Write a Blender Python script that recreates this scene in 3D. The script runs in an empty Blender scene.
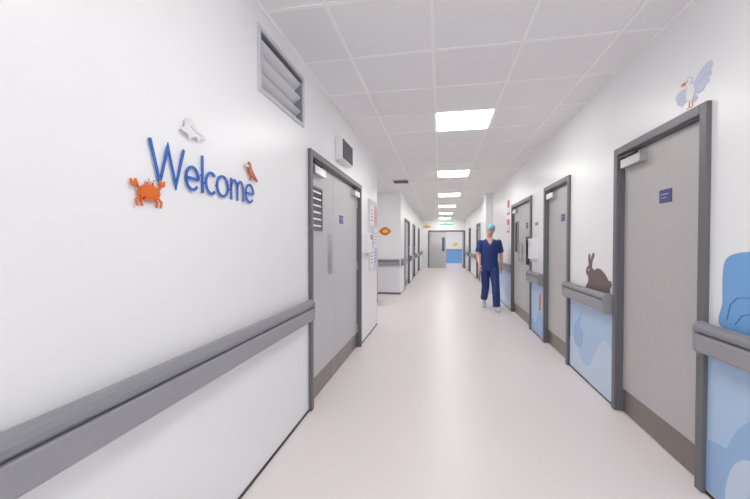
import bpy, bmesh, math, random
from mathutils import Vector, Matrix
random.seed(4)
S=bpy.context.scene
S.view_settings.view_transform='Standard'
S.view_settings.look='None'
S.view_settings.exposure=0.0
S.view_settings.gamma=1.18
XL,XR,ZC=-1.03,1.41,2.72
YB,YE=-3.6,19.9
RA,RB=5.73,9.25      # side opening on the left
# ---------------------------------------------------------------- materials
def lin(c):
    c=c/255.0
    return c/12.92 if c<=0.04045 else ((c+0.055)/1.055)**2.4
def rgb(t): return (lin(t[0]),lin(t[1]),lin(t[2]),1)
MATS={}
def M(name,col,rough=0.5,metal=0.0,noise=0.0,nscale=40,bump=0.0,emit=0,spec=0.5):
    if name in MATS: return MATS[name]
    m=bpy.data.materials.new(name); m.use_nodes=True
    nt=m.node_tree; b=nt.nodes['Principled BSDF']
    b.inputs['Base Color'].default_value=rgb(col)
    b.inputs['Roughness'].default_value=rough
    b.inputs['Metallic'].default_value=metal
    b.inputs['Specular IOR Level'].default_value=spec
    if noise or bump:
        tc=nt.nodes.new('ShaderNodeTexCoord')
        n=nt.nodes.new('ShaderNodeTexNoise'); n.inputs['Scale'].default_value=nscale
        n.inputs['Detail'].default_value=4
        nt.links.new(tc.outputs['Object'],n.inputs['Vector'])
        if noise:
            r=nt.nodes.new('ShaderNodeValToRGB')
            a=[max(0,c*(1-noise)) for c in rgb(col)[:3]]+[1]
            d=[min(1,c*(1+noise)) for c in rgb(col)[:3]]+[1]
            r.color_ramp.elements[0].color=a; r.color_ramp.elements[1].color=d
            r.color_ramp.elements[0].position=.3; r.color_ramp.elements[1].position=.7
            nt.links.new(n.outputs['Fac'],r.inputs['Fac'])
            nt.links.new(r.outputs['Color'],b.inputs['Base Color'])
        if bump:
            bp=nt.nodes.new('ShaderNodeBump'); bp.inputs['Strength'].default_value=bump
            bp.inputs['Distance'].default_value=.004
            nt.links.new(n.outputs['Fac'],bp.inputs['Height'])
            nt.links.new(bp.outputs['Normal'],b.inputs['Normal'])
    if emit:
        b.inputs['Emission Color'].default_value=rgb(col)
        b.inputs['Emission Strength'].default_value=emit
    MATS[name]=m
    return m
wallm=M('wall_paint',(244,244,246),.34,noise=.01,nscale=3)
floorm=M('vinyl_floor',(238,228,228),.33,noise=.035,nscale=160,spec=.45)
tilem=M('ceiling_tile',(243,242,243),.9,noise=.02,nscale=120,bump=.08)
gridm=M('ceiling_grid',(254,254,254),.5)
framem=M('door_frame_grey',(92,92,97),.45)
leafm=M('door_leaf_grey',(184,180,181),.45,noise=.02,nscale=30)
leafw=M('door_leaf_pale',(192,191,194),.45,noise=.02,nscale=30)
kickm=M('brushed_steel_kick',(128,119,114),.34,.8,noise=.05,nscale=60)
steel=M('stainless_steel',(190,190,190),.28,.9)
railm=M('handrail_grey',(142,142,148),.42,noise=.02,nscale=80)
railt=M('handrail_top',(126,126,133),.4)
railg=M('handrail_groove',(88,89,95),.5)
blackm=M('black_trim',(26,27,32),.5)
darkm=M('dark_grey',(56,57,62),.5)
white=M('white_plastic',(242,242,244),.35)
wblue=M('letter_blue',(0,86,184),.4)
navy=M('navy_sign',(34,46,118),.4)
orange=M('vinyl_orange',(226,94,8),.5)
brown=M('vinyl_brown',(166,78,38),.5)
taupe=M('vinyl_taupe',(102,82,86),.5)
mblue=M('mural_pale_blue',(172,201,236),.42,noise=.02,nscale=6)
mblue2=M('mural_mid_blue',(144,181,226),.42)
mblue3=M('mural_sky_blue',(104,162,224),.42)
mlight=M('mural_light',(198,217,241),.42)
mline=M('mural_dark_blue',(50,84,150),.5)
lav=M('vinyl_lavender',(204,208,236),.5)
yellow=M('vinyl_yellow',(244,202,70),.5)
red=M('sign_red',(206,38,44),.45)
green=M('exit_green',(20,150,90),.4,emit=.5)
paper=M('paper_white',(246,246,246),.6)
pink=M('paper_pink',(240,180,190),.6)
glass=M('vision_glass_dark',(38,42,50),.1)
panelm=M('light_panel',(255,253,250),.5,emit=17.5)

# ---------------------------------------------------------------- mesh builder
class B:
    def __init__(s,fr=None):
        s.v=[];s.f=[];s.m=[];s.mats=[];s.fr=fr or (lambda u,v,d:(u,v,d))
    def mi(s,mat):
        if mat not in s.mats: s.mats.append(mat)
        return s.mats.index(mat)
    def add(s,vs,fs,mat):
        o=len(s.v); s.v+= [s.fr(*p) for p in vs]
        i=s.mi(mat)
        for f in fs: s.f.append([a+o for a in f]); s.m.append(i)
    def box(s,a0,a1,b0,b1,c0,c1,mat):
        vs=[(a,b,c) for a in(a0,a1) for b in(b0,b1) for c in(c0,c1)]
        s.add(vs,[(0,1,3,2),(4,6,7,5),(0,4,5,1),(2,3,7,6),(0,2,6,4),(1,5,7,3)],mat)
    def prism(s,pts,d0,d1,mat):       # polygon in (u,v) extruded in d
        n=len(pts)
        vs=[(p[0],p[1],d0) for p in pts]+[(p[0],p[1],d1) for p in pts]
        fs=[list(range(n))[::-1],list(range(n,2*n))]+[(i,(i+1)%n,(i+1)%n+n,i+n) for i in range(n)]
        s.add(vs,fs,mat)
    def extr_u(s,prof,u0,u1,mat):     # profile in (v,d) extruded in u
        n=len(prof)
        vs=[(u0,p[0],p[1]) for p in prof]+[(u1,p[0],p[1]) for p in prof]
        fs=[list(range(n))[::-1],list(range(n,2*n))]+[(i,(i+1)%n,(i+1)%n+n,i+n) for i in range(n)]
        s.add(vs,fs,mat)
    def ribbon(s,pts,w,d0,d1,mat,closed=False):
        n=len(pts);vs=[]
        for i in range(n):
            p=Vector(pts[i])
            a=Vector(pts[(i-1)%n]) if (closed or i>0) else p
            b=Vector(pts[(i+1)%n]) if (closed or i<n-1) else p
            t1=(p-a).normalized() if (p-a).length>1e-9 else None
            t2=(b-p).normalized() if (b-p).length>1e-9 else None
            t1=t1 or t2; t2=t2 or t1
            n1=Vector((-t1.y,t1.x)); n2=Vector((-t2.y,t2.x))
            nn=(n1+n2).normalized(); k=min(1/max(nn.dot(n1),.3),3)
            l=p+nn*w/2*k; r=p-nn*w/2*k
            vs+=[(l.x,l.y,d0),(r.x,r.y,d0),(r.x,r.y,d1),(l.x,l.y,d1)]
        fs=[]
        for i in range(n if closed else n-1):
            j=(i+1)%n
            for k in range(4): fs.append((i*4+k,i*4+(k+1)%4,j*4+(k+1)%4,j*4+k))
        if not closed:
            fs+=[(0,1,2,3),((n-1)*4+3,(n-1)*4+2,(n-1)*4+1,(n-1)*4)]
        s.add(vs,fs,mat)
    def loft(s,rings,mat,seg=20,xf=None,ref=(1,0,0)):
        """rings: (center, r_side, r_other)"""
        n=len(rings);vs=[];c=[Vector(r[0]) for r in rings];R=Vector(ref)
        for i in range(n):
            t=(c[min(i+1,n-1)]-c[max(i-1,0)]).normalized()
            sd=(R-t*R.dot(t)).normalized(); ot=t.cross(sd)
            for k in range(seg):
                a=2*math.pi*k/seg
                vs.append(c[i]+sd*math.cos(a)*rings[i][1]+ot*math.sin(a)*rings[i][2])
        if xf: vs=[xf@v for v in vs]
        fs=[(i*seg+k,i*seg+(k+1)%seg,(i+1)*seg+(k+1)%seg,(i+1)*seg+k) for i in range(n-1) for k in range(seg)]
        fs+=[list(range(seg))[::-1],list(range((n-1)*seg,n*seg))]
        s.add([tuple(v) for v in vs],fs,mat)
    def ell(s,c,r,mat,xf=None,seg=20,rg=12):
        vs=[];fs=[]
        for i in range(rg+1):
            th=math.pi*(i+.001)/(rg+.002)
            for k in range(seg):
                a=2*math.pi*k/seg
                vs.append(Vector((c[0]+r[0]*math.sin(th)*math.cos(a),c[1]+r[1]*math.sin(th)*math.sin(a),c[2]+r[2]*math.cos(th))))
        if xf: vs=[xf@v for v in vs]
        fs=[(i*seg+k,i*seg+(k+1)%seg,(i+1)*seg+(k+1)%seg,(i+1)*seg+k) for i in range(rg) for k in range(seg)]
        fs+=[list(range(seg))[::-1],list(range(rg*seg,(rg+1)*seg))]
        s.add([tuple(v) for v in vs],fs,mat)
    def done(s,name,parent=None,bevel=0,smooth=False):
        me=bpy.data.meshes.new(name); me.from_pydata(s.v,[],s.f)
        for m in s.mats: me.materials.append(m)
        for p,i in zip(me.polygons,s.m): p.material_index=i; p.use_smooth=smooth
        bm=bmesh.new(); bm.from_mesh(me); bmesh.ops.recalc_face_normals(bm,faces=bm.faces); bm.to_mesh(me); bm.free()
        ob=bpy.data.objects.new(name,me); S.collection.objects.link(ob)
        if parent: ob.parent=parent
        if bevel:
            md=ob.modifiers.new('b','BEVEL'); md.width=bevel; md.segments=2; md.limit_method='ANGLE'; md.angle_limit=.8
        return ob
def empty(name):
    e=bpy.data.objects.new(name,None); S.collection.objects.link(e); e.empty_display_size=.1; return e
FL=lambda u,v,d:(XL+d,u,v)
FR=lambda u,v,d:(XR-d,u,v)
def FY(y): return lambda u,v,d:(u,y-d,v)
def spl(p,n=6):
    o=[];N=len(p)
    for i in range(N):
        a,b,c,d=[Vector(p[(i+k)%N]) for k in(-1,0,1,2)]
        for j in range(n):
            t=j/n
            q=.5*((2*b)+(c-a)*t+(2*a-5*b+4*c-d)*t*t+(3*b-a-3*c+d)*t**3)
            o.append((q.x,q.y))
    return o
def ellp(cu,cv,ru,rv,rot=0,n=24):
    o=[]
    for i in range(n):
        a=2*math.pi*i/n; x=ru*math.cos(a); y=rv*math.sin(a)
        o.append((cu+x*math.cos(rot)-y*math.sin(rot),cv+x*math.sin(rot)+y*math.cos(rot)))
    return o
def arc(cu,cv,r,a0,a1,n=18,ry=None):
    ry=ry or r
    return [(cu+r*math.cos(math.radians(a0+(a1-a0)*i/n)),cv+ry*math.sin(math.radians(a0+(a1-a0)*i/n))) for i in range(n+1)]

# ---------------------------------------------------------------- shell
DH=2.10
dL=[(2.635,4.47),(10.3,11.9),(13.4,14.5),(16.6,17.7)]
dR=[(2.15,3.16),(4.17,5.12),(5.81,7.33),(12.9,14.1),(16.8,17.8)]
def wall(name,fr,u0,u1,ops,mat=wallm,th=.18,z1=ZC):
    b=B(fr); u=u0
    for (a,c,z0,zt) in sorted(ops):
        if a>u: b.box(u,a,0,z1,-th,0,mat)
        if z0>0: b.box(a,c,0,z0,-th,0,mat)
        if zt<z1: b.box(a,c,zt,z1,-th,0,mat)
        u=c
    b.box(u,u1,0,z1,-th,0,mat)
    return b.done(name)
GR=(1.87,2.53,2.235,2.59)
do=lambda l:[(a+.03,c-.03,0,DH-.03) for a,c in l]
wall('wall_left',FL,YB,RA,do(dL[:1])+[GR])
wall('wall_left_far',FL,RB,YE,do(dL[1:]))
wall('wall_right',FR,YB,YE,do(dR))
FB=lambda u,v,d:(u,YB+d,v)
wall('wall_back',FB,XL,XR,[(-.8,1.2,.35,2.5)])
# unseen glazed opening, added behind the viewpoint to brighten walls and ceiling
E=empty('added_window_1'); b=B(FB)
for q in ((-.8,-.74,.35,2.5),(1.14,1.2,.35,2.5),(.17,.23,.35,2.5),(-.74,1.14,.35,.41),(-.74,1.14,2.44,2.5),(-.74,1.14,1.6,1.65)):
    b.box(q[0],q[1],q[2],q[3],-.12,-.06,white)
b.done('frame',E)
# recess (side corridor)
RX=-4.2
wall('wall_recess_near',lambda u,v,d:(u,RA+d,v),RX,XL-.18,[])
wall('wall_recess_far',FY(RB),RX,XL-.18,[],th=.12)
wall('wall_recess_end',lambda u,v,d:(RX+d,u,v),RA-.18,RB+.18,[])
# end wall with door opening and room beyond
EO=(-.66,1.36)
wall('wall_end',FY(YE),XL,XR,[(EO[0]+.03,EO[1]-.03,0,DH-.03)],th=.15)
Y2=24.6
wall('wall_lobby_back',FY(Y2),-2.2,2.6,[])
wall('wall_lobby_left',lambda u,v,d:(-2.2+d,u,v),YE+.15,Y2,[])
wall('wall_lobby_right',lambda u,v,d:(2.6-d,u,v),YE+.15,Y2,[])
b=B(); b.box(RX-.3,2.9,YB-.2,Y2+.3,-.1,0,floorm); b.done('floor')
b=B(); b.box(RX-.3,2.9,YB-.2,Y2+.3,ZC,ZC+.08,tilem); b.done('ceiling')
# ceiling grid
LX0,LX1=-.05,.55
LY=3.75
b=B()
xs=[LX0+.6*k for k in range(-7,5)]; ys=[LY+.6*k for k in range(-13,35)]
g=.012
for x in xs:
    if XL<x<XR: b.box(x-g,x+g,YB,YE,ZC-.006,ZC,gridm)
    elif RX<x<XL: b.box(x-g,x+g,RA,RB,ZC-.006,ZC,gridm)
for y in ys:
    if YB<y<YE:
        b.box(RX if RA<y<RB else XL,XR,y-g,y+g,ZC-.0055,ZC,gridm)
b.box(XL,XL+.02,YB,RA,ZC-.006,ZC,gridm); b.box(XL,XL+.02,RB,YE,ZC-.006,ZC,gridm); b.box(XR-.02,XR,YB,YE,ZC-.006,ZC,gridm)
b.done('trim_ceiling_grid')
def panel(x0,y0):
    b=B(); e=.016
    b.box(x0+e,x0+.6-e,y0+e,y0+.6-e,ZC-.012,ZC-.0005,panelm)
    b.done('ceiling_light_panel')
for k in range(-2,6): panel(LX0,LY+3*k)
panel(-2.45,LY+3); panel(.0,21.9); panel(-1.8,21.9)  # out-of-view panels, added to light the recess and the lobby
b=B(); b.box(-1.02,-.67,7.45,7.85,ZC-.02,ZC-.006,white)
for i in range(6): b.box(-1.0,-.69,7.47+i*.064,7.51+i*.064,ZC-.026,ZC-.02,darkm)
b.done('ceiling_vent')

# ---------------------------------------------------------------- baseboards / floor edge line
def segs(u0,u1,l):
    o=[];u=u0
    for a,c in sorted(l):
        if a>u+.02: o.append((u,a))
        u=max(u,c)
    if u1>u+.02:o.append((u,u1))
    return o
for nm,fr,sg in (('baseboard_left',FL,segs(YB,RA,dL[:1])+segs(RB,YE,dL[1:])),('baseboard_right',FR,segs(YB,YE,dR))):
    b=B(fr)
    for a,c in sg: b.box(a,c,.001,.018,0,.006,blackm)
    b.done(nm)
b=B(FY(RB)); b.box(RX,XL-.0,.001,.05,0,.006,framem); b.done('baseboard_recess')

# ---------------------------------------------------------------- doors
dn=[0]
def door(fr,u0,u1,split=None,mat=leafm,kick=True,inward=-.03,leaf=True,two=False):
    dn[0]+=1; E=empty('door_%d'%dn[0])
    b=B(fr); w=.055
    for (a,c) in ((u0,u0+w),(u1-w,u1)):
        b.box(a,c,.0,DH,.0005,.026,framem)
    b.box(u0+w,u1-w,DH-w,DH,.0005,.026,framem)
    b.box(u0+.031,u0+w+.004,0,DH-.031,-.13,.0005,framem)
    b.box(u1-w-.004,u1-.031,0,DH-.031,-.13,.0005,framem)
    b.box(u0+w,u1-w,DH-w-.004,DH-.031,-.13,.0005,framem)
    b.box(u0+w,u0+w+.018,0,DH-w,-.13,-.085,framem); b.box(u1-w-.018,u1-w,0,DH-w,-.13,-.085,framem)
    b.box(u0+w,u1-w,DH-w-.02,DH-w,-.13,-.085,framem)
    b.done('frame',E,bevel=.004)
    if not leaf: return E
    a,c=u0+w+.007,u1-w-.007; top=DH-w-.008
    L=[(a,c)] if not split else [(a,split-.002),(split+.002,c)]
    for i,(p,q) in enumerate(L):
        b=B(fr); b.box(p,q,.008,top,-.08,inward,mat); b.done('leaf_%d'%(i+1),E,bevel=.002)
        if kick:
            b=B(fr); b.box(p+.01,q-.01,.012,.19,inward,inward+.002,kickm); b.done('kick_plate_%d'%(i+1),E)
    return E
def closer(E,fr,u,sgn,z=1.96,d=-.03):
    b=B(fr); b.box(min(u,u+sgn*.26),max(u,u+sgn*.26),z-.033,z+.033,d,d+.055,steel)
    b.box(min(u+sgn*.19,u+sgn*.22),max(u+sgn*.19,u+sgn*.22),z+.033,z+.045,d+.01,d+.03,darkm)
    pts=[(u+sgn*.2,z+.05),(u-sgn*.02,z+.055)] if sgn<0 else [(u+sgn*.2,z+.05),(u-.01,z+.055)]
    b.ribbon(pts,.012,d+.03,d+.06,darkm)
    b.done('door_closer',E,bevel=.003)
def plate(E,fr,u0,u1,z0,z1,d=-.03,pull=True):
    b=B(fr); b.box(u0,u1,z0,z1,d,d+.003,steel)
    if pull:
        uc=(u0+u1)/2
        b.box(uc-.01,uc+.01,z0+.06,z0+.08,d,d+.05,steel); b.box(uc-.01,uc+.01,z1-.08,z1-.06,d,d+.05,steel)
        b.box(uc-.011,uc+.011,z0+.04,z1-.04,d+.045,d+.065,steel)
    b.done('pull_handle',E,bevel=.003)
def dsign(E,fr,u0,u1,z0,z1,d=-.03):
    b=B(fr); b.box(u0,u1,z0,z1,d,d+.004,navy)
    b.box(u0+.03,u1-.015,(z0+z1)/2+.01,(z0+z1)/2+.014,d+.004,d+.0045,lav)
    b.box(u0+.05,u1-.015,(z0+z1)/2-.012,(z0+z1)/2-.009,d+.004,d+.0045,lav); b.done('door_sign',E)
def vision(E,fr,u0,u1,z0,z1,d=-.03,blinds=True):
    b=B(fr)
    b.box(u0,u1,z0,z1,d,d+.004,glass)
    for q in ((u0-.015,u0,z0-.015,z1+.015),(u1,u1+.015,z0-.015,z1+.015),(u0,u1,z0-.015,z0),(u0,u1,z1,z1+.015)):
        b.box(q[0],q[1],q[2],q[3],d,d+.008,framem)
    if blinds:
        n=6
        for i in range(n):
            z=z0+(z1-z0)*(i+.5)/n; b.box(u0+.02,u1-.02,z-.007,z+.007,d+.004,d+.006,white)
    b.done('vision_panel',E)
def hinges(E,fr,u,d=-.03):
    b=B(fr)
    for z in(.25,1.05,1.85): b.box(u-.008,u+.008,z-.05,z+.05,d-.002,d+.012,steel)
    b.done('hinges',E,bevel=.003)
E=door(FL,*dL[0],split=3.42,mat=leafw)
vision(E,FL,2.76,3.04,1.47,1.82); plate(E,FL,3.22,3.35,1.04,1.45,pull=False); closer(E,FL,2.74,1)
closer(E,FL,4.36,-1); dsign(E,FL,3.62,3.76,1.56,1.65); hinges(E,FL,4.40)
for d in dL[1:]:
    E=door(FL,*d,mat=leafw); closer(E,FL,d[0]+.1,1); vision(E,FL,d[0]+.25,d[0]+.5,1.2,1.75,blinds=False); plate(E,FL,d[1]-.2,d[1]-.12,.95,1.3)
E=door(FR,*dR[0]); closer(E,FR,3.05,-1); dsign(E,FR,2.52,2.645,1.61,1.695); hinges(E,FR,2.222)
E=door(FR,*dR[1]); closer(E,FR,5.0,-1); dsign(E,FR,4.45,4.57,1.61,1.695); hinges(E,FR,4.24)
E=door(FR,*dR[2],split=6.75); closer(E,FR,7.2,-1); vision(E,FR,6.9,7.15,1.2,1.75,blinds=False); dsign(E,FR,6.2,6.33,1.6,1.7); plate(E,FR,6.55,6.65,1.0,1.4)
vision(E,FR,6.05,6.3,1.0,1.45,blinds=False)
for d in dR[3:]:
    E=door(FR,*d); closer(E,FR,d[1]-.1,-1); plate(E,FR,d[0]+.12,d[0]+.2,.95,1.3)
E=door(FY(YE),*EO,leaf=False)
b=B(FY(YE)); b.box(EO[0]+.065,.34,.008,DH-.066,-.08,-.035,leafw); b.done('leaf_1',E)
vision(E,FY(YE),.12,.24,.95,1.7,d=-.035,blinds=False); plate(E,FY(YE),-.0,.05,.95,1.3,d=-.035)
b=B(); b.box(EO[1]-.11,EO[1]-.065,YE+.13,YE+1.05,.008,DH-.066,leafw); b.done('leaf_2',E)

# ---------------------------------------------------------------- handrails
def handrail(fr,u0,u1,zt=.935):
    E=empty('handrail')
    z=lambda k:zt-k
    low=[(z(.165),.0),(z(.165),.055),(z(.158),.072),(z(.145),.082),(z(.066),.086),(z(.062),.08),(z(.058),.0)]
    gro=[(z(.062),.0),(z(.062),.07),(z(.048),.066),(z(.048),.0)]
    up=[(z(.05),.0),(z(.052),.066),(z(.05),.082),(z(.04),.09),(z(.025),.09),(z(.01),.082),(z(.002),.068),(z(0),.05),(z(.004),.034),(z(.02),.026),(z(.03),.0)]
    for nm,p,m in (('bumper',low,railm),('groove',gro,railg),('grip',up,railt)):
        b=B(fr); b.extr_u([(a,max(d,.006)) for a,d in p],u0+.012,u1-.012,m); b.done(nm,E,bevel=.002)
    cap=[(z(.17),.006),(z(.17),.06),(z(.15),.088),(z(.06),.092),(z(.02),.094),(z(0),.075),(z(-.004),.045),(z(.005),.02),(z(.03),.006)]
    b=B(fr)
    b.extr_u(cap,u0,u0+.014,railm); b.extr_u(cap,u1-.014,u1,railm); b.done('end_caps',E,bevel=.004)
handrail(FL,YB+.05,2.55,zt=.910)
for a,c in segs(RB+.02,YE-.02,dL[1:]): handrail(FL,a+.01,c-.01)
rr=segs(YB+.05,YE-.02,dR)
for a,c in rr:
    if a<9.9<c: handrail(FR,a+.01,9.88); handrail(FR,10.52,c-.015)
    else: handrail(FR,a+.01,c-.015,zt=.93)
handrail(FY(RB),-3.6,XL-.02)
b=B(FY(RB)); b.box(-3.6,XL-.02,.06,.75,0,.005,M('recess_panel',(228,228,234),.45)); b.done('trim_recess_panel')

# ---------------------------------------------------------------- wall mural (right, lower)
for i,(a,c) in enumerate(rr[:4]):
    if i==3: c=9.85
    b=B(FR); a0=max(a,.2); W=c-a0
    b.box(a0,c,.03,.80,0.0005,.003,mblue)
    hill=[(a0,.03),(c,.03),(c,.30)]+[(c-W*t,.26+.1*math.sin(t*5+i*2)+.04*math.sin(t*13)) for t in [k/16 for k in range(1,16)]]+[(a0,.2)]
    b.prism(hill,.003,.0042,mlight if i%2 else mblue2)
    if i==0:
        b.prism(spl([(1.3,.03),(1.25,.35),(1.5,.62),(1.85,.55),(2.02,.3),(1.95,.03)]),.0042,.005,mblue2)
        b.prism(spl([(1.7,.03),(1.72,.25),(1.85,.35),(1.98,.25),(2.0,.03)]),.005,.0056,mlight)
    if i==1:
        b.prism(spl([(3.85,.30),(3.8,.44),(3.88,.52),(3.84,.66),(3.93,.56),(4.02,.5),(4.04,.36),(3.98,.28)]),.0042,.005,mblue2)
        b.prism(spl([(3.2,.03),(3.2,.42),(3.35,.5),(3.5,.36),(3.62,.2),(3.7,.03)]),.0042,.005,mlight)
    if i==2:
        b.prism(ellp(5.33,.50,.05,.07),.0042,.0055,orange); b.prism(spl([(5.3,.56),(5.27,.66),(5.34,.6),(5.39,.66),(5.37,.56)]),.0042,.0055,orange)
        b.prism(spl([(5.3,.40),(5.33,.46),(5.38,.4),(5.34,.38)]),.0042,.0055,brown)
    b.done('wall_mural')
b=B(FR)
for u in (4.15,): b.box(u,u+.012,.02,.76,.0,.006,blackm)
b.done('trim_panel_edge')

# rabbit silhouette
b=B(FR)
b.prism(spl([(3.30,.90),(3.27,1.0),(3.35,1.08),(3.47,1.12),(3.56,1.10),(3.61,1.12),(3.605,1.17),(3.565,1.23),(3.575,1.26),(3.62,1.225),(3.638,1.18),(3.66,1.235),(3.685,1.245),(3.695,1.19),(3.685,1.14),(3.73,1.11),(3.745,1.06),(3.70,1.03),(3.69,.98),(3.73,.90)]),.0005,.004,taupe)
b.prism(ellp(3.26,1.0,.035,.03),.0005,.0045,taupe)
b.prism(ellp(3.675,1.09,.008,.008),.004,.0055,white)
b.done('rabbit_wall_decal')
# blue whale-like dome
b=B(FR)
b.prism(spl([(2.05,.91),(2.06,1.05),(2.06,1.2),(2.035,1.27),(1.95,1.30),(1.83,1.30),(1.72,1.26),(1.64,1.14),(1.62,.91)]),.0005,.003,mblue3)
b.ribbon([(2.03,.96),(2.01,1.04),(1.97,1.08),(1.9,1.09)],.004,.003,.0045,mline)
b.ribbon([(1.98,.95),(1.94,1.0),(1.88,1.02)],.004,.003,.0045,mline)
b.prism(ellp(1.8,1.2,.012,.012),.003,.0045,mline)
b.done('whale_wall_decal')
# seagull decal right: plump white body, spread lavender wings, orange bill to the left
b=B(lambda u,v,d:FR(2.31+(u-2.31)*.88,2.225+(v-2.22)*.86,d))
b.prism(spl([(2.30,2.20),(2.285,2.25),(2.25,2.285),(2.20,2.315),(2.145,2.325),(2.13,2.29),(2.145,2.27),(2.135,2.24),(2.16,2.225),(2.155,2.20),(2.19,2.19),(2.20,2.17),(2.25,2.165)]),.0005,.003,lav)
b.prism(spl([(2.33,2.22),(2.37,2.245),(2.42,2.25),(2.46,2.225),(2.455,2.195),(2.44,2.185),(2.44,2.16),(2.415,2.155),(2.40,2.135),(2.36,2.15),(2.33,2.17)]),.0005,.003,lav)
b.prism(ellp(2.312,2.20,.042,.062,.15),.003,.0042,paper)
b.prism(ellp(2.33,2.275,.031,.030),.0042,.005,paper)
b.prism(spl([(2.30,2.15),(2.27,2.12),(2.26,2.135),(2.245,2.13),(2.27,2.165)]),.0005,.0035,lav)
b.ribbon(arc(2.33,2.275,.031,-60,240,20,.030),.003,.005,.0056,mblue2)
b.ribbon(arc(2.312,2.20,.042,90,300,20,.060),.003,.0045,.0052,mblue2)
b.prism(spl([(2.355,2.285),(2.385,2.29),(2.405,2.275),(2.385,2.272),(2.357,2.268)]),.005,.006,orange)
b.ribbon([(2.325,2.14),(2.328,2.105),(2.35,2.10)],.005,.0005,.003,orange)
b.ribbon([(2.295,2.14),(2.295,2.105),(2.317,2.10)],.005,.0005,.003,orange)
b.prism(ellp(2.34,2.283,.005,.005,n=10),.005,.0058,blackm)
for q in ([(2.26,2.235),(2.21,2.25),(2.155,2.255)],[(2.36,2.19),(2.40,2.19),(2.44,2.178)]):
    b.ribbon(q,.003,.003,.0045,mblue2)
b.done('seagull_wall_decal')

# ---------------------------------------------------------------- WELCOME sign
b=B(FL); w=.0118; z0=1.562; cp=.158; xh=.106; D0,D1=.007,.012
def st(p,closed=False): b.ribbon(p,w,D0,D1,wblue,closed)
h=w/2
st([(1.088,z0+cp),(1.133,z0+h),(1.173,z0+cp-.01),(1.213,z0+h),(1.257,z0+cp)])
def e_(u0,u1):
    c=(u0+u1)/2; r=(u1-u0)/2-h; ry=xh/2-h; cz=z0+xh/2
    st([(c+r,cz),(c-r,cz)]); st(arc(c,cz,r,0,318,24,ry))
e_(1.264,1.350)
st([(1.370,z0),(1.370,z0+cp+.005)])
c=1.43;st(arc(c,z0+xh/2,.042-h,48,312,22,xh/2-h))
st(arc(1.514,z0+xh/2,.048-h,0,345,23,xh/2-h),False); st(arc(1.514,z0+xh/2,.048-h,340,362,3,xh/2-h))
st([(1.584,z0),(1.584,z0+xh)])
ry=.045
st(arc(1.611,z0+xh-ry-h,.027,180,0,12,ry)+[(1.638,z0)])
st(arc(1.665,z0+xh-ry-h,.027,180,0,12,ry)+[(1.692,z0)])
e_(1.710,1.800)
for u,v in ((1.173,z0+.13),(1.370,z0+.08),(1.584,z0+.05),(1.133,z0+.015),(1.3,z0+.052),(1.755,z0+.052),(1.394,z0+.05),(1.472,z0+.05)):
    b.prism(ellp(u,v,.004,.004,n=8),.0,D0,wblue)
b.done('welcome_sign')
# crab
b=B(FL); o=(.008,.014)
b.prism(spl([(1.035,1.52),(1.05,1.543),(1.09,1.552),(1.12,1.54),(1.13,1.518),(1.108,1.498),(1.07,1.493),(1.042,1.503)]),o[0],o[1],orange)
for k,(u,s_) in enumerate(((1.045,-1),(1.065,-1),(1.10,1),(1.12,1))):
    b.ribbon([(u,1.508),(u+s_*.018,1.493),(u+s_*.014,1.472)],.006,o[0],o[1],orange)
b.ribbon([(1.045,1.53),(1.025,1.542)],.008,o[0],o[1],orange); b.prism(spl([(1.035,1.54),(1.01,1.54),(1.005,1.562),(1.017,1.551),(1.025,1.565)]),o[0],o[1],orange)
b.ribbon([(1.12,1.535),(1.137,1.553)],.008,o[0],o[1],orange); b.prism(spl([(1.128,1.555),(1.131,1.577),(1.142,1.564),(1.152,1.575),(1.150,1.552)]),o[0],o[1],orange)
for u in(1.075,1.098):
    b.ribbon([(u,1.548),(u,1.563)],.004,o[0],o[1],orange); b.prism(ellp(u,1.567,.006,.006,n=12),o[0],o[1]+.001,paper); b.prism(ellp(u,1.567,.003,.003,n=8),o[1]+.001,o[1]+.002,blackm)
b.prism(ellp(1.085,1.52,.006,.012,n=10),0,o[0],orange)
b.done('crab_wall_sign')
lg=M('cutout_white',(232,232,236),.5); lg2=M('cutout_grey',(206,206,214),.5)
b=B(FL)
b.prism(spl([(1.235,1.80),(1.26,1.82),(1.262,1.845),(1.285,1.86),(1.305,1.85),(1.32,1.83),(1.36,1.815),(1.39,1.80),(1.35,1.795),(1.335,1.775),(1.325,1.79),(1.30,1.785),(1.285,1.77),(1.275,1.79)]),.010,.018,lg)
b.ribbon([(1.29,1.825),(1.32,1.81),(1.36,1.805)],.005,.018,.02,lg2)
b.prism(ellp(1.30,1.815,.006,.01,n=10),0,.01,lg)
b.done('seagull_wall_sign')
b=B(FL)
b.prism(spl([(1.70,1.755),(1.725,1.765),(1.74,1.785),(1.755,1.775),(1.77,1.745),(1.80,1.72),(1.83,1.69),(1.78,1.705),(1.745,1.725),(1.73,1.75)]),.010,.018,brown)
b.prism(spl([(1.735,1.75),(1.76,1.735),(1.79,1.712),(1.76,1.712),(1.74,1.728)]),.018,.0195,orange)
b.prism(spl([(1.70,1.755),(1.725,1.765),(1.73,1.752)]),.018,.0195,paper)
b.ribbon([(1.76,1.71),(1.758,1.685)],.005,.01,.016,brown)
b.prism(ellp(1.76,1.735,.005,.006,n=10),0,.01,brown)
b.done('sandpiper_wall_sign')

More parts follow.
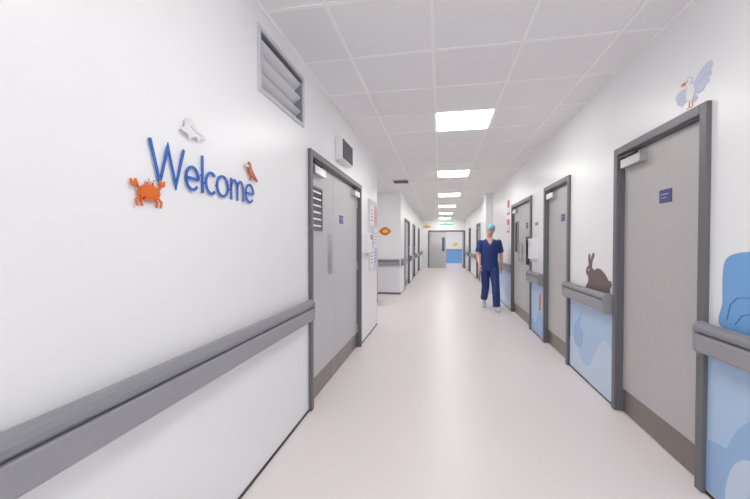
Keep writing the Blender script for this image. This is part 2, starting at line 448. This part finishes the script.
# ---------------------------------------------------------------- grille on left wall
E=empty('wall_vent_grille')
u0,u1,z0_,z1_=GR
b=B(FL)
t=.014
b.box(u0-.01,u0+t,z0_-.01,z1_+.01,.0005,.012,lg2); b.box(u1-t,u1+.01,z0_-.01,z1_+.01,.0005,.012,lg2)
b.box(u0+t,u1-t,z0_-.01,z0_+t,.0005,.012,lg2); b.box(u0+t,u1-t,z1_-t,z1_+.01,.0005,.012,lg2)
b.done('frame',E)
b=B(FL); b.box(u0+.002,u1-.002,z0_+.002,z1_-.002,-.17,-.16,darkm)
for q in ((u0,u0+.004,z0_,z1_),(u1-.004,u1,z0_,z1_)): b.box(q[0],q[1],q[2]+.002,q[3]-.002,-.16,0,railm)
b.box(u0+.01,u1-.01,z0_,z0_+.004,-.16,0,railm); b.box(u0+.01,u1-.01,z1_-.004,z1_,-.16,0,railm)
b.done('duct',E)
b=B(FL)
for i in range(3):
    zc=z0_+.085+i*.102
    b.extr_u([(zc+.024,-.012),(zc+.029,-.014),(zc-.02,-.074),(zc-.025,-.072)],u0+.005,u1-.005,lg)
b.done('louvres',E)
b=B(FL); b.box(3.38,3.80,2.19,2.41,.0005,.07,white); b.box(3.40,3.78,2.205,2.395,.07,.078,darkm)
for i in range(6): b.box(3.42,3.76,2.22+i*.027,2.23+i*.027,.078,.081,blackm)
b.done('wall_speaker_box',bevel=.004)

# ---------------------------------------------------------------- notice items left past door
def poster(name,fr,u0,u1,z0,z1,mat,lines=None,d=.003):
    b=B(fr); b.box(u0,u1,z0,z1,.0005,d,mat)
    b.done(name)
greyt=M('print_grey',(150,150,160),.6)
E=empty('notice_board'); b=B(FL); b.box(5.02,5.68,.95,2.0,.0005,.02,M('board_frame',(215,215,222),.5)); b.done('board',E)
b=B(FL)
for i,(uu,zz,m) in enumerate([(5.06,1.62,paper),(5.37,1.62,pink),(5.06,1.28,lav),(5.37,1.28,paper),(5.06,.98,paper),(5.37,.98,lav)]):
    b.box(uu,uu+.26,zz,zz+.3,.02,.022,m)
    for k in range(4): b.box(uu+.03,uu+.2,zz+.22-k*.05,zz+.235-k*.05,.022,.0225,greyt)
b.done('papers',E)
b=B(FL); b.box(4.72,4.86,1.22,1.50,.0005,.09,white); b.box(4.74,4.84,1.40,1.47,.09,.093,red); b.box(4.76,4.82,1.17,1.22,.02,.07,lg2); b.done('hand_sanitiser_dispenser',bevel=.006)
poster('wall_poster',FL,4.93,5.0,1.2,1.5,pink)
E=empty('equipment_trolley'); b=B()
x0,x1,y0,y1=-1.86,-1.41,7.3,7.95
for x in(x0,x1-.03):
    for y in(y0,y1-.03): b.box(x,x+.03,y,y+.03,.08,1.0,steel)
for z in(.15,.55,.97): b.box(x0,x1,y0,y1,z,z+.03,darkm)
b.box(x0+.04,x1-.04,y0+.05,y1-.05,.18,.5,M('trolley_bin',(44,46,54),.5)); b.done('frame',E,bevel=.004)
b=B()
for x in(x0+.015,x1-.015):
    for y in(y0+.015,y1-.015): b.loft([((x-.012,y,.04),.04,.04),((x+.012,y,.04),.04,.04)],blackm,seg=16,ref=(0,0,1))
b.done('wheels',E)
# oval fish sign on recess wall
b=B(FY(RB)); fx=lambda l:[(-1.43+(u+1.35)*.68,1.68+(v-1.62)*.8) for u,v in l]
b.prism(fx(spl([(-1.58,1.62),(-1.5,1.72),(-1.35,1.76),(-1.22,1.7),(-1.14,1.62),(-1.22,1.53),(-1.35,1.48),(-1.5,1.52)])),.0005,.01,orange)
b.prism(fx([(-1.56,1.62),(-1.64,1.70),(-1.62,1.62),(-1.64,1.54)]),.0005,.01,yellow)
b.prism(fx(ellp(-1.36,1.62,.12,.06)),.01,.012,yellow); b.prism(fx(ellp(-1.2,1.65,.015,.015)),.012,.014,blackm)
b.done('fish_wall_sign')

# ---------------------------------------------------------------- right wall items
b=B(FR); b.box(5.46,5.62,1.12,1.42,.0005,.10,white); b.box(5.49,5.59,1.30,1.38,.10,.103,lg2); b.box(5.5,5.58,1.08,1.12,.02,.08,lg2); b.done('hand_sanitiser_dispenser',bevel=.008)
b=B(FR); b.box(5.44,5.64,1.5,1.68,.0005,.004,paper); b.box(5.46,5.62,1.62,1.66,.004,.005,red); b.done('hand_hygiene_notice')
b=B(FR); b.box(7.62,7.86,1.95,2.25,.0005,.004,red); b.box(7.66,7.82,2.0,2.1,.004,.005,paper); b.done('fire_action_sign')
b=B(FR); b.box(7.62,7.86,1.58,1.86,.0005,.004,red); b.box(7.65,7.83,1.62,1.74,.004,.005,paper); b.done('fire_alarm_sign')
b=B(); b.box(1.22,XR-.0005,9.9,10.5,0,ZC,wallm); b.done('wall_pilaster')
E=empty('exit_sign'); b=B(FY(16.6))
b.box(-.02,.60,2.22,2.42,0,.03,green)
b.box(.02,.10,2.27,2.37,.03,.032,paper); b.prism([(.12,2.32),(.17,2.37),(.17,2.34),(.23,2.34),(.23,2.30),(.17,2.30),(.17,2.27)],.03,.032,paper)
for i,u in enumerate((.28,.36,.44,.52)): b.box(u,u+.04,2.28,2.36,.03,.032,paper)
b.done('face',E)
b=B(FY(16.6)); b.box(.1,.11,2.42,ZC-.006,.01,.02,steel); b.box(.49,.50,2.42,ZC-.006,.01,.02,steel); b.done('rods',E)
b=B(FY(YE)); b.prism(spl([(-.95,2.3),(-.8,2.40),(-.6,2.38),(-.5,2.3),(-.62,2.24),(-.8,2.22)]),.0005,.006,yellow); b.done('fish_wall_mural')
b=B(FY(Y2)); b.box(-2.2,2.6,.03,.92,0,.004,mblue3); b.prism(spl([(.85,1.25),(.88,1.38),(1.0,1.44),(1.15,1.42),(1.22,1.3),(1.1,1.2),(.95,1.18)]),.0,.005,yellow)
b.box(-2.2,2.6,.92,1.0,.0,.06,railm)
b.done('wall_lobby_mural')

# ---------------------------------------------------------------- person
skin=M('skin',(222,168,146),.5); scrub=M('scrubs_navy',(12,40,108),.75,noise=.12,nscale=18); capm=M('cap_blue',(120,188,206),.7)
shoe=M('shoe_white',(216,216,222),.5); hair=M('hair_brown',(70,50,40),.7); lip=M('lips',(190,110,105),.5); iris=M('iris',(60,60,60),.3)
P=empty('hospital_worker')
def remesh(b,name,vox,sm,fac=.5):
    o=b.done('tmp')
    m=o.modifiers.new('r','REMESH'); m.mode='VOXEL'; m.voxel_size=vox
    s=o.modifiers.new('s','SMOOTH'); s.iterations=sm; s.factor=fac
    dg=bpy.context.evaluated_depsgraph_get()
    me=bpy.data.meshes.new_from_object(o.evaluated_get(dg)); me.name=name
    bpy.data.objects.remove(o)
    ob=bpy.data.objects.new(name,me); S.collection.objects.link(ob); ob.parent=P
    for p in me.polygons: p.use_smooth=True
    me.materials.clear()
    return ob
HX=Matrix.Translation((0,-.01,1.52))@Matrix.Rotation(math.radians(12),4,'X')@Matrix.Rotation(math.radians(8),4,'Y')@Matrix.Rotation(math.radians(-14),4,'Z')@Matrix.Translation((0,.01,-1.52))
b=B()
b.loft([((0,0,1.36),.06,.05),((0,.0,1.44),.056,.054),((0,-.005,1.50),.052,.054),((0,-.01,1.58),.05,.055)],skin)
rg=[(1.515,.022,.025,-.055),(1.525,.04,.045,-.045),(1.55,.055,.07,-.03),(1.59,.066,.088,-.015),(1.63,.072,.096,-.008),(1.67,.075,.1,0),(1.71,.070,.094,.003),(1.74,.052,.07,.003),(1.755,.025,.035,.003)]
b.loft([((0,y,z),rx,ry) for z,rx,ry,y in rg],skin,seg=28,xf=HX)
b.loft([((0,-.098,1.655),.008,.01),((0,-.108,1.635),.010,.012),((0,-.118,1.612),.015,.013),((0,-.1,1.604),.014,.01)],skin,seg=12,xf=HX)
for s_ in(-1,1):
    b.ell((s_*.076,.005,1.63),(.010,.02,.032),skin,xf=HX)
    b.ell((s_*.03,-.082,1.662),(.026,.018,.008),skin,xf=HX)
def arm(s_,sh,el,wr,hd,fw):
    sh,el,wr=Vector(sh),Vector(el),Vector(wr)
    l=lambda a,c,t:tuple(a.lerp(c,t))
    b.loft([(l(sh,el,.0),.052,.055),(l(sh,el,.3),.05,.05),(l(sh,el,.8),.04,.042),(tuple(el),.039,.041),(l(el,wr,.25),.041,.041),(l(el,wr,.6),.033,.034),(l(el,wr,.9),.026,.024),(tuple(wr),.024,.028)],skin)
    d=Vector(hd).normalized()
    f=Vector(fw); f=(f-d*f.dot(d)).normalized()
    n=d.cross(f)*s_
    if n.x*s_>0: n=-n
    q=wr
    b.loft([(tuple(q-d*.01),.016,.027),(tuple(q+d*.03),.016,.036),(tuple(q+d*.065),.015,.042),(tuple(q+d*.092),.011,.041)],skin,ref=tuple(n))
    for i,(off,L) in enumerate(((.033,.068),(.011,.078),(-.011,.072),(-.033,.056))):
        p=q+d*.082+f*off; sp=f*off*.22
        pts=[p, p+d*L*.42+sp*.5+n*.006, p+d*L*.75+sp*.9+n*.022, p+d*L*.94+sp+n*.042]
        b.loft([(tuple(a),r,r) for a,r in zip(pts,(.0095,.0088,.008,.0062))],skin,seg=10,ref=tuple(f))
    p=q+d*.022+f*.028
    pts=[p,p+d*.028+f*.022+n*.008,p+d*.06+f*.03+n*.018,p+d*.08+f*.026+n*.026]
    b.loft([(tuple(a),r,r) for a,r in zip(pts,(.013,.0115,.010,.0075))],skin,seg=10,ref=tuple(n))
EL,ER=(.24,.08,1.14),(-.232,-.03,1.14)
arm(1,(.185,0,1.41),EL,(.245,.03,.895),(.0,-.1,-1),(-.3,-1,.1))
arm(-1,(-.185,0,1.41),ER,(-.22,-.20,.955),(.02,-.4,-1),(.3,-1,.1))
ob=remesh(b,'body',.0038,4); ob.data.materials.append(skin)
b=B()
tor=[(1.475,.065,.062,.0),(1.45,.115,.075,.0),(1.425,.168,.09,.0),(1.38,.19,.112,0),(1.30,.19,.122,-.004),(1.2,.18,.12,-.006),(1.08,.168,.118,-.004),(.97,.176,.124,0),(.88,.19,.134,0),(.80,.198,.138,0)]
b.loft([((0,y,z),rx,ry) for z,rx,ry,y in tor],scrub,seg=32)
for s_,el in((1,EL),(-1,ER)):
    sh=Vector((s_*.175,0,1.405)); e=Vector(el)
    b.loft([(tuple(sh.lerp(e,-.12)),.05,.06),(tuple(sh),.066,.075),(tuple(sh.lerp(e,.3)),.068,.074),(tuple(sh.lerp(e,.8)),.070,.076)],scrub)
top=remesh(b,'scrub_top',.007,5)
top.data.materials.append(scrub); top.data.materials.append(skin)
for p in top.data.polygons:
    c=p.center
    if c.y<-.02 and c.z>1.34 and abs(c.x)<(c.z-1.34)*.55: p.material_index=1
b=B()
b.loft([((0,0,.98),.15,.105),((0,0,.9),.17,.12),((0,.0,.82),.175,.122),((0,.0,.77),.13,.1)],scrub,seg=28)
def leg(h_,k,a):
    h_,k,a=Vector(h_),Vector(k),Vector(a); l=lambda p,q,t:tuple(p.lerp(q,t))
    b.loft([(tuple(h_),.088,.1),(l(h_,k,.2),.096,.108),(l(h_,k,.6),.088,.094),(tuple(k),.078,.084),(l(k,a,.3),.078,.086),(l(k,a,.7),.073,.080),(l(k,a,.98),.072,.08)],scrub)
leg((.088,0,.88),(.105,-.20,.50),(.115,-.28,.09))
leg((-.088,0,.88),(-.08,-.06,.47),(-.085,.24,.19))
tr=remesh(b,'scrub_trousers',.007,5); tr.data.materials.append(scrub)
def foot(x,y,rot,zoff,out):
    X=Matrix.Translation((x,y,zoff))@Matrix.Rotation(out,4,'Z')@Matrix.Rotation(rot,4,'X')
    b.loft([((0,.065,.045),.022,.03),((0,.05,.046),.036,.044),((0,0,.05),.042,.050),((0,-.06,.042),.044,.042),((0,-.12,.034),.05,.034),((0,-.17,.03),.045,.028),((0,-.2,.026),.024,.018)],shoe,xf=X)
    b.loft([((0,.01,.05),.036,.045),((0,.02,.11),.036,.042)],shoe,xf=X)
b=B(); foot(.118,-.30,-math.radians(8),.008,.12); foot(-.085,.23,math.radians(32),.106,-.08)
sh=remesh(b,'shoes',.005,3); sh.data.materials.append(shoe)
b=B()
cr=[(1.675,.080,.104),(1.70,.082,.106),(1.725,.076,.098),(1.75,.058,.076),(1.772,.028,.04)]
b.loft([((0,.006,z),rx,ry) for z,rx,ry in cr],capm,seg=28,xf=HX)
b.loft([((0,.006,1.672),.082,.106),((0,.006,1.688),.083,.107)],M('cap_band',(110,176,196),.7),seg=28,xf=HX)
b.done('surgical_cap',P,smooth=True)
b=B(); b.loft([((0,.018,1.60),.062,.085),((0,.014,1.64),.074,.098),((0,.012,1.68),.079,.1)],hair,seg=28,xf=HX@Matrix.Translation((0,.012,0))); b.done('hair',P,smooth=True)
b=B()
for s_ in(-1,1):
    b.ell((s_*.03,-.093,1.642),(.013,.008,.007),white,xf=HX,seg=12,rg=8); b.ell((s_*.03,-.1,1.642),(.006,.004,.006),iris,xf=HX,seg=10,rg=6)
    b.loft([((s_*.014,-.102,1.660),.004,.003),((s_*.03,-.101,1.664),.004,.003),((s_*.046,-.092,1.659),.003,.003)],hair,xf=HX,seg=8,ref=(0,0,1))
b.loft([((-.022,-.090,1.572),.003,.003),((-.01,-.1,1.576),.006,.005),((.01,-.1,1.576),.006,.005),((.022,-.090,1.572),.003,.003)],lip,xf=HX,seg=10,ref=(0,0,1))
b.done('face_features',P,smooth=True)
P.location=(1.0,7.50,0); P.rotation_euler=(0,0,math.radians(-2)); P.scale=(.985,)*3

# ---------------------------------------------------------------- world / camera
w_=bpy.data.worlds.new('World'); S.world=w_; w_.use_nodes=True
w_.node_tree.nodes['Background'].inputs[0].default_value=(.9,.95,1,1); w_.node_tree.nodes['Background'].inputs[1].default_value=3.0
cam=bpy.data.cameras.new('camera'); co=bpy.data.objects.new('camera',cam); S.collection.objects.link(co)
cam.sensor_width=36; cam.lens=350/750*36; cam.clip_start=.05
co.location=(0,0,1.34); co.rotation_euler=(math.radians(90-.9),0,math.atan(65/350))
S.camera=co
